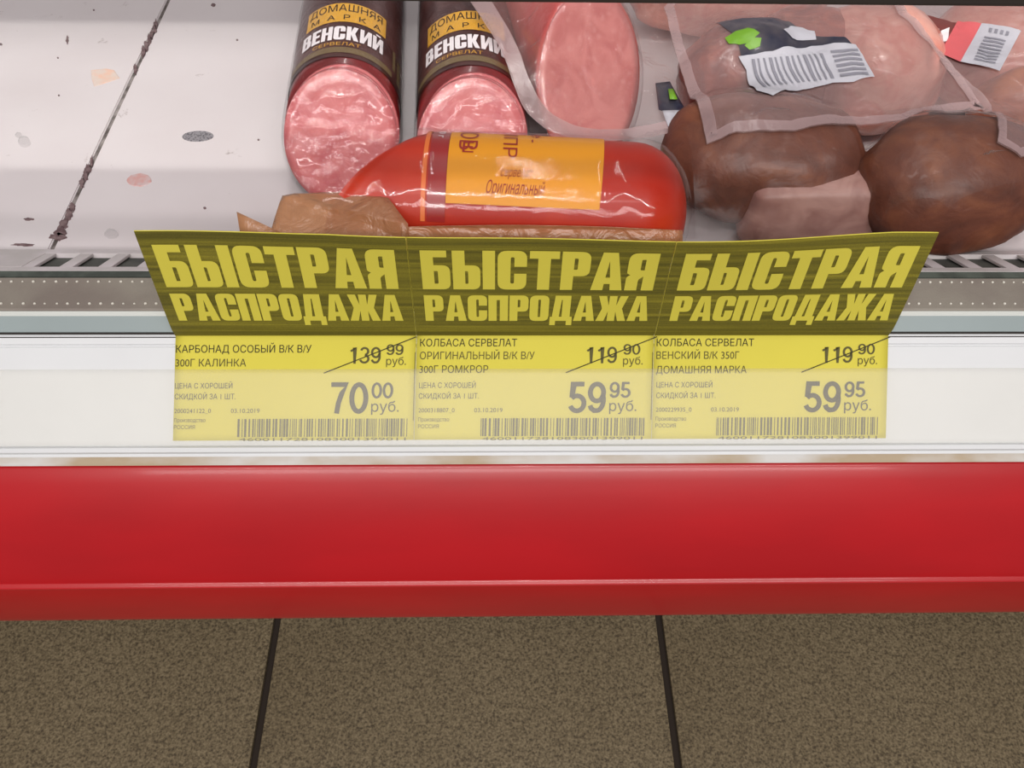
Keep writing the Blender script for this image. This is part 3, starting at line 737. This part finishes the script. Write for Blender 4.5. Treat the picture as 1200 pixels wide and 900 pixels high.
# turned emblem lettering near the top of the label
def turned(sh): return [(-y, x) for x, y in sh[0]], sh[1]
def rot90(s, x, y0, y1, h, bold): # runs up the label
    vs2, f2 = text2d(s, bold); return [(x + yy * h, y0 + xx * (y1 - y0)) for xx, yy in vs2], [tuple(reversed(f)) for f in f2]
lay('emblem_lettering', join2(rot90('МПР', .0740, -.0200, .0055, .0062, .05), rot90('КОВ', .0560, -.0220, .0020, .0085, .09), rot90('е.', .0855, -.0220, -.0050, .005, .03), flip(txt('Е', .0575, .0620, -.0035, .007, .04))), rfn(.0009), M['red_ink'], lab, .003)
lay('band_lettering', rot90('300 г', .0470, -.0190, -.0060, .0028, .01), rfn(.0008), M['white_ink'], rsr, .003)
# its film
vs, fs = [], []; m = 60; n2 = 72
for j in range(m + 1):
    for i in range(n2):
        ang = -PI + 2 * PI * i / n2; q = j / m
        st = redge(ang) - .004
        al = st + (LR + .0016 - st) * q
        e = LR - .024
        r0 = RS + .0016 if al < e else (RS + .0016) * max(.05, math.sqrt(max(0, 1 - ((al - e) / .0262) ** 2))) ** .9
        wr = abs(nz((al * 60, ang * 1.6, 2), 1.0)) * .0016 + abs(nz((al * 160, ang * 3, 7), 1.0)) * .0007
        vs.append(RP(al, ang, r0 + wr * (1 if al < .045 or al > .115 else .04)))
for j in range(m):
    for i in range(n2): fs.append((j * n2 + i, j * n2 + (i + 1) % n2, (j + 1) * n2 + (i + 1) % n2, (j + 1) * n2 + i))
mesh('shrink_film', vs, fs, M['film_tight'], rsr, True)

# tan pouch wedged behind the sheet
def slab(name, pts, th, mat, parent, wob=.0012, div=5, smooth=True):
    """thin crumpled sheet through a closed world outline"""
    c = sum(pts, Vector()) / len(pts)
    nrm = Vector()
    for i in range(len(pts)): nrm += (pts[i] - c).cross(pts[(i + 1) % len(pts)] - c)
    nrm.normalize(); nrm = nrm if nrm.z > 0 else -nrm
    bm = bmesh.new(); bv = [bm.verts.new(p) for p in pts]; tri = tessellate_polygon([pts])
    for t3 in tri: bm.faces.new([bv[i] for i in t3])
    for _ in range(div):
        es = [e for e in bm.edges if e.calc_length() > .006]
        if not es: break
        bmesh.ops.subdivide_edges(bm, edges=es, cuts=1); bmesh.ops.triangulate(bm, faces=[f for f in bm.faces if len(f.verts) > 3])
    for v in bm.verts: v.co += nrm * (nz(v.co, 70, 3) * wob)
    r = bmesh.ops.extrude_face_region(bm, geom=list(bm.faces))
    for v in [g for g in r['geom'] if isinstance(g, bmesh.types.BMVert)]: v.co -= nrm * th
    return from_bm(name, bm, mat, parent, smooth)
tp = empty('tan_pouch', (-.02, .252, ZD + .03), 'tan translucent pack with a pointed corner wedged behind the sale sheet', 'food pack')
pl = [aty(277, 248, .252), aty(318, 268, .249), aty(331, 230, .268), aty(345, 226, .270), aty(425, 224, .270), aty(455, 232, .262), aty(478, 262, .2475), aty(600, 263, .2475), aty(700, 266, .2475), aty(798, 272, .2470),
      Vector((.070, .2460, ZD + .034)), Vector((-.115, .2460, ZD + .034))]
pc = pl[:]
up_ = [aty(318, 268, .249), aty(331, 230, .268), aty(345, 226, .270), aty(425, 224, .270), aty(455, 232, .262), aty(478, 262, .2475), aty(478, 285, .2435), aty(318, 285, .2435)]
slab('pouch_flap', up_, .0005, M['tan_film'], tp, .0015)
slab('pouch_corner', [aty(277, 248, .252), aty(335, 275, .247), aty(335, 290, .243), aty(284, 290, .243)], .0005, M['tan_film'], tp, .0008)
fr = []
for k in range(12):
    q = k / 11; fr.append(aty(470 + 330 * q, 266 - 4 * math.sin(q * PI) + 4 * q, .2475))
fr += [aty(800, 292, .243), aty(470, 292, .243)]
slab('pouch_seam', fr, .0005, M['tan_film'], tp, .0006)
box('pouch_contents', (-.02, .2515, ZD + .0455), (.150, .006, .022), M['crust'], tp, .002)

# lumps of meat
def lump(name, c, r, mat, parent, seed=0, amp=.12, rot=0, sq=1.0, sub=4, freq=1.6, smooth=True):
    bm = bmesh.new(); bmesh.ops.create_icosphere(bm, subdivisions=sub, radius=1)
    for v in bm.verts:
        p = v.co.copy()
        if sq != 1.0: p = Vector([math.copysign(abs(x_) ** sq, x_) for x_ in p])
        p *= 1 + amp * nz(v.co, freq, seed) + amp * .35 * nz(v.co, freq * 3, seed)
        q = Vector((p.x * r[0], p.y * r[1], p.z * r[2])); q.rotate(Matrix.Rotation(rot, 3, 'Z')); v.co = q + Vector(c)
        v.co.z = max(v.co.z, ZD + .0008)
    return from_bm(name, bm, mat, parent, smooth)

def height_tree(objs):
    bpy.context.view_layer.update(); V, Fc = [], []
    for o in objs:
        n = len(V); mw = o.matrix_world
        V += [mw @ v.co for v in o.data.vertices]; Fc += [tuple(i + n for i in p.vertices) for p in o.data.polygons]
    return BVHTree.FromPolygons(V, Fc)
def drape(name, outl, objs, mat, parent, clear=.0015, res=.0026, smooth=10, wob=.0015, seed=0, edge=.0045, edgemat=None, raw=False):
    """bag film: a sheet inside the outline (world xyz points) that lies over objs, sagging to the outline heights"""
    bv = height_tree(objs) if objs else None
    outline = []
    for u, v, h in outl:
        d = ray(u, v).normalized(); hit = bv.ray_cast(Vector((0, 0, H)), d, 2)
        p = at(u, v, h)
        if raw: outline.append(p); continue
        outline.append(hit[0] - d * .002 if hit[0] and hit[0].z > p.z - .004 or hit[0] and v < 300 and hit[0].y < p.y else p)
    bm = bmesh.new(); vs_ = [bm.verts.new(p) for p in outline]
    for t3 in tessellate_polygon([outline]): bm.faces.new([vs_[i] for i in t3])
    for _ in range(9):
        es = [e for e in bm.edges if math.hypot(e.verts[0].co.x - e.verts[1].co.x, e.verts[0].co.y - e.verts[1].co.y) > res * 1.7]
        if not es: break
        bmesh.ops.subdivide_edges(bm, edges=es, cuts=1); bmesh.ops.triangulate(bm, faces=[f for f in bm.faces if len(f.verts) > 3])
        bmesh.ops.beautify_fill(bm, faces=list(bm.faces), edges=[e for e in bm.edges if not e.is_boundary])
    fl_ = {}
    for v in bm.verts:
        z = ZD + .002
        if bv:
            h = bv.ray_cast(Vector((v.co.x, v.co.y, ZD + .3)), Vector((0, 0, -1)), .31)
            if h[0]: z = max(z, h[0].z + clear)
        fl_[v] = z
    for v in bm.verts:
        v.co.z = max(fl_[v], v.co.z)
    for _ in range(smooth):
        nw = {}
        for v in bm.verts:
            if v.is_boundary: nw[v] = max(v.co.z, fl_[v]); continue
            nb = [e.other_vert(v).co.z for e in v.link_edges]; nw[v] = max(fl_[v], (v.co.z + sum(nb) / len(nb) * 2) / 3)
        for v, z in nw.items(): v.co.z = z
    for v in bm.verts: v.co.z += abs(nz(v.co, 85, seed)) * wob + abs(nz((v.co.x, v.co.y, 0), 190, seed)) * wob * .5
    # border seal
    if edgemat:
        em = bmesh.new(); bl = [v for v in bm.verts if v.is_boundary]
        # order the boundary
        st = bl[0]; order = [st]; prev = None; cur = st
        while True:
            nx_ = [e.other_vert(cur) for e in cur.link_edges if e.is_boundary and e.other_vert(cur) is not prev]
            if not nx_ or nx_[0] is st: break
            prev, cur = cur, nx_[0]; order.append(cur)
            if len(order) > 5000: break
        cen = sum((v.co for v in order), Vector()) / len(order); rings = []
        for i, v in enumerate(order):
            tg_ = (order[(i + 1) % len(order)].co - order[i - 1].co); nn_ = Vector((tg_.y, -tg_.x, 0)).normalized()
            if nn_.dot(cen - v.co) < 0: nn_ = -nn_
            inn = v.co + nn_ * edge; rings.append((em.verts.new(v.co + Vector((0, 0, .0007))), em.verts.new(Vector((inn.x, inn.y, 0)))))
            hh = bm_h(bm, inn); rings[-1][1].co.z = hh + .0009
        for i in range(len(rings)):
            a_, b_ = rings[i], rings[(i + 1) % len(rings)]; em.faces.new((a_[0], b_[0], b_[1], a_[1]))
        from_bm('bag_seal', em, edgemat, parent, True)
    return from_bm(name, bm, mat, parent, True)
_bc = {}
def bm_h(bm, p):
    k = id(bm)
    if k not in _bc or _bc[k][1] is not bm: _bc.clear(); _bc[k] = (BVHTree.FromBMesh(bm), bm)
    h = _bc[k][0].ray_cast(Vector((p.x, p.y, ZD + .3)), Vector((0, 0, -1)), .4)
    return h[0].z if h[0] else p.z

# --- ham sausage half in a milky bag (centre)
hs, HP, hrs, hL = stick('ham_sausage', at(704, 192, .010), at(704, 192, .010) + Vector((-.034, .175, 0)), .0310, 1.0, M['ham_casing'], M['ham_cut'],
      'pink ham sausage half in a clear milky-edged bag, between the vienna packs and the hams', 'sausage', zb=.010, slices=1, yawk=.50)
kids = [c for c in hs.children if c.name.startswith(('sausage_body', 'slice'))]
k2 = kids + [c for c in v2.children if c.name.startswith('shrink_film')]
def crom(P, n=6):
    out = []
    for i in range(len(P) - 1):
        a, b, c, d = P[max(i - 1, 0)], P[i], P[i + 1], P[min(i + 2, len(P) - 1)]
        for k in range(n):
            t_ = k / n; out.append(.5 * ((2 * b) + (c - a) * t_ + (2 * a - 5 * b + 4 * c - d) * t_ ** 2 + (3 * b - a - 3 * c + d) * t_ ** 3))
    return out + [P[-1]]
co = crom([Vector(p) for p in ((541, -12, .064), (562, 18, .064), (588, 60, .060), (602, 98, .050), (618, 132, .040), (650, 156, .034), (700, 165, .033), (760, 161, .035), (815, 146, .037))])
ci = crom([Vector(p) for p in ((566, -12, .0655), (584, 14, .0655), (606, 54, .0615), (620, 92, .0515), (636, 122, .041), (662, 142, .0345), (704, 151, .0335), (758, 147, .0355), (810, 132, .0375))])
bm = bmesh.new(); va = [bm.verts.new(at(*p)) for p in co]; vb = [bm.verts.new(at(*p)) for p in ci]
for i in range(len(va) - 1): bm.faces.new((va[i], va[i + 1], vb[i + 1], vb[i]))
for v in bm.verts: v.co.z += .0006 * nz(v.co, 120)
from_bm('bag_seal', bm, M['bag_edge'], hs, True)
ol = [tuple(p) for p in co[::3]] + [(800, 95, .030), (788, 40, .034), (780, -8, .036), (700, -22, .05), (620, -22, .060)]
drape('bag', ol, kids, M['bag_clear'], hs, seed=2, raw=True)

# --- two smoked roasts at the front right
def roast(name, label, c, r, rot, seed, mats=('crust',), extra=None, **k):
    e = empty(name, (c[0], c[1], ZD), label, 'meat')
    b = lump('crust_body', c, r, M['crust'], e, seed, rot=rot, **k); return e, b
cR = at(1110, 205, .038)
rR, rRb = roast('smoked_roast', 'large dark brown smoked roast at the right end, resting on the grille', (cR.x + .004, cR.y, ZD + .0325), (.0450, .0330, .0290), .15, 3, sq=.85, amp=.07)
cL = at(905, 190, .030)
rL, rLb = roast('smoked_roast', 'brown smoked roast with a pale cut underside, just right of the red sausage', (cL.x - .004, cL.y + .004, ZD + .0295), (.0490, .0340, .0270), -.12, 7, sq=.85, amp=.08)
cF = lump('cut_side', (cL.x + .018, cL.y - .016, ZD + .0200), (.0360, .0200, .0190), M['grey_ham'], rL, 5, amp=.05, sq=.40)
tag(cF, 'pale greyish pink cut side')
olR = [(1000, 160, .03), (1012, 235, .02), (1030, 262, .02), (1085, 292, .012), (1150, 294, .012), (1215, 280, .012), (1240, 200, .02), (1215, 120, .03), (1120, 120, .05), (1040, 130, .05)]
drape('bag', olR, [rRb], M['film_soft'], rR, seed=11)
olL = [(800, 150, .03), (812, 200, .02), (815, 285, .014), (900, 290, .012), (1010, 285, .012), (1042, 274, .012), (1020, 205, .03), (985, 140, .05), (880, 135, .05)]
drape('bag', olL, [rLb, cF], M['film_soft'], rL, seed=12)

# --- middle pack: ham pieces with navy label and white sticker, lying on the roasts
mp = empty('ham_pack', tuple(at(960, 100, .05)), 'vacuum pack of ham pieces with a navy green-leaf label and crumpled white barcode sticker', 'food pack')
c1 = at(1025, 85, .055); c2 = at(880, 90, .05); c3 = at(945, 60, .05)
l1 = lump('pale_ham_piece', (.2120, .418, ZD + .0315), (.0330, .0350, .0300), M['pale_ham'], mp, 2, amp=.10, sq=.75, rot=.2)
l2 = lump('red_ham_piece', (.1350, .408, ZD + .0300), (.0330, .0280, .0290), M['red_meat'], mp, 9, amp=.14, sq=.85)
l3 = lump('red_ham_piece', (.1740, .430, ZD + .0290), (.0300, .0280, .0280), M['red_meat'], mp, 14, amp=.12, sq=.85)
olM = [(778, 10, .045), (790, 60, .045), (806, 110, .045), (828, 170, .044), (862, 157, .046), (930, 155, .048), (1000, 149, .052), (1060, 143, .054), (1110, 134, .052), (1152, 130, .050), (1128, 95, .055), (1095, 55, .058), (1062, 18, .060), (1045, -14, .062), (930, -24, .06), (800, -14, .05)]
bagM = drape('bag', olM, [l1, l2, l3, rRb, rLb], M['bag'], mp, edgemat=M['bag_edge'], seed=4, edge=.0050)
htM = height_tree([bagM])
def stick_on(ht, off):
    def f(x, y):
        h = ht.ray_cast(Vector((x, y, ZD + .3)), Vector((0, 0, -1)), .4)
        return Vector((x, y, (h[0].z if h[0] else ZD + .05) + off))
    return f
def pix_shape(pts, h, ht):       # outline in the photograph -> plan outline on the draped film
    out = []
    for u, v in pts:
        d = ray(u, v).normalized(); hit = ht.ray_cast(Vector((0, 0, H)), d, 2)
        p = hit[0] if hit[0] else at(u, v, h); out.append((p.x, p.y))
    tri = tessellate_polygon([[Vector((x, y, 0)) for x, y in out]])
    return out, [tuple(t3) for t3 in tri]
lbn = lay('navy_label', pix_shape([(838, 28), (870, 22), (925, 26), (940, 38), (990, 44), (1002, 56), (905, 68), (868, 66)], .06, htM), stick_on(htM, .0004), M['navy'], mp, .004, True)
lay('leaf_print', join2(pix_shape([(849, 46), (862, 38), (876, 34), (890, 40), (880, 50), (866, 54), (854, 53)], .06, htM), pix_shape([(872, 55), (880, 46), (892, 46), (890, 56), (878, 60)], .06, htM)), stick_on(htM, .0008), M['leaf'], lbn, .004, True)
lay('logo_lettering', pix_shape([(918, 36), (926, 32), (940, 34), (954, 38), (956, 48), (940, 49), (928, 46)], .06, htM), stick_on(htM, .0008), M['label_white'], lbn, .004, True)
stk_px = [(865, 68), (905, 62), (950, 56), (1002, 54), (1010, 66), (1024, 92), (1000, 98), (975, 99), (940, 107), (905, 114), (886, 108), (874, 84)]
st = lay('barcode_sticker', pix_shape(stk_px, .06, htM), stick_on(htM, .0010), M['label_white'], mp, .004, True)
bars = []
for i in range(13):
    u0 = 880 + i * 6.6; ww = 2.4 if i % 3 else 3.8
    bars.append(pix_shape([(u0, 72 - (i * .55)), (u0 + ww, 72 - i * .55), (u0 + ww + 14, 104 - i * .75), (u0 + 14, 104 - i * .75)], .06, htM))
for i in range(6):
    vv = 62 + i * 5.5; bars.append(pix_shape([(972 + i * 2.2, vv), (1004 + i * 2.4, vv - 2), (1005 + i * 2.4, vv + 1), (973 + i * 2.2, vv + 3)], .06, htM))
lay('sticker_print', join2(*bars), stick_on(htM, .0014), M['label_ink'], st, .004)
# small green-black label corner showing between the bags
sc = empty('label_corner', tuple(at(785, 125, .03)), 'small dark label corner with green print, between the ham sausage bag and the ham pack', 'label')
slab('label_piece', [at(768, 98, .037), at(785, 96, .038), at(803, 128, .037), at(798, 142, .036), at(772, 128, .036)], .0004, M['navy'], sc, .0006)
slab('leaf_print', [at(783, 104, .0385), at(789, 104, .0385), at(794, 116, .0385), at(785, 116, .0385)], .0003, M['leaf'], sc, 0)
slab('sticker_piece', [at(776, 130, .037), at(800, 129, .0375), at(803, 140, .037), at(783, 148, .0365)], .0004, M['label_white'], sc, .0006)

# --- right pack: ham with coral/white price sticker
rp2 = empty('ham_pack', tuple(at(1160, 80, .05)), 'vacuum pack of ham at the far right with a coral and white price sticker', 'food pack')
c4 = at(1172, 70, .045)
l4 = lump('ham_body', (.3000, .432, ZD + .0300), (.0520, .0380, .0290), M['pale_ham'], rp2, 21, amp=.08, sq=.85, rot=-.1)
c5 = at(1185, 108, .035)
l5 = lump('smoked_rind', (.2950, .385, ZD + .0280), (.0400, .0180, .0250), pmat('orange rind', srgb(206, 124, 70), .35, coat=.5, col2=srgb(168, 84, 44), vs=50), rp2, 22, amp=.10, sq=.85)
olH = [(1050, 5, .05), (1075, 40, .05), (1110, 85, .05), (1150, 130, .048), (1168, 168, .044), (1195, 186, .042), (1230, 185, .042), (1260, 100, .04), (1250, -10, .04), (1150, -22, .05)]
bagH = drape('bag', olH, [l4, l5, rRb], M['bag'], rp2, edgemat=M['bag_edge'], seed=9, edge=.0035)
htH = height_tree([bagH])
lb = lay('brown_label', pix_shape([(1056, 14), (1130, 28), (1108, 60), (1078, 44)], .05, htH), stick_on(htH, .0006), M['label_brown'], rp2, .004, True)
lay('label_lettering', join2(pix_shape([(1076, 24), (1086, 30), (1082, 38), (1074, 33)], .05, htH), pix_shape([(1086, 36), (1092, 32), (1100, 36), (1092, 46), (1084, 42)], .05, htH), pix_shape([(1102, 38), (1112, 34), (1110, 50), (1100, 52)], .05, htH)), stick_on(htH, .0010), M['white_ink'], lb, .004)
lay('coral_label', pix_shape([(1121, 27), (1149, 30), (1124, 75), (1104, 66), (1103, 60)], .05, htH), stick_on(htH, .0012), M['label_red'], rp2, .004, True)
pw = lay('price_sticker', pix_shape([(1149, 30), (1195, 39), (1170, 86), (1124, 75)], .05, htH), stick_on(htH, .0014), M['label_white'], rp2, .004, True)
bars = []
for i in range(8):
    u0, v0 = 1152 - i * 1.7, 46 + i * 3.6
    bars.append(pix_shape([(u0, v0), (u0 + 25, v0 + 5), (u0 + 24.3, v0 + 7), (u0 - .7, v0 + 2)], .05, htH))
for i in range(4):
    u0 = 1158 + i * 6.5; v0 = 36 + i * 1.3
    bars.append(pix_shape([(u0, v0), (u0 + 3.6, v0 + .8), (u0 + 2, v0 + 5.8), (u0 - 1.6, v0 + 5)], .05, htH))
lay('sticker_print', join2(*bars), stick_on(htH, .0018), M['label_ink'], pw, .004)

# --- pack behind, at the top edge
bk = empty('ham_pack', tuple(at(880, -5, .03)), 'pack of streaky ham at the top edge, behind the pack with the navy label', 'food pack')
c6 = at(860, -4, .035)
l6 = lump('meat_piece', (c6.x, c6.y + .02, ZD + .030), (.0600, .0260, .0270), M['pale_ham'], bk, 31, amp=.12, sq=.85)
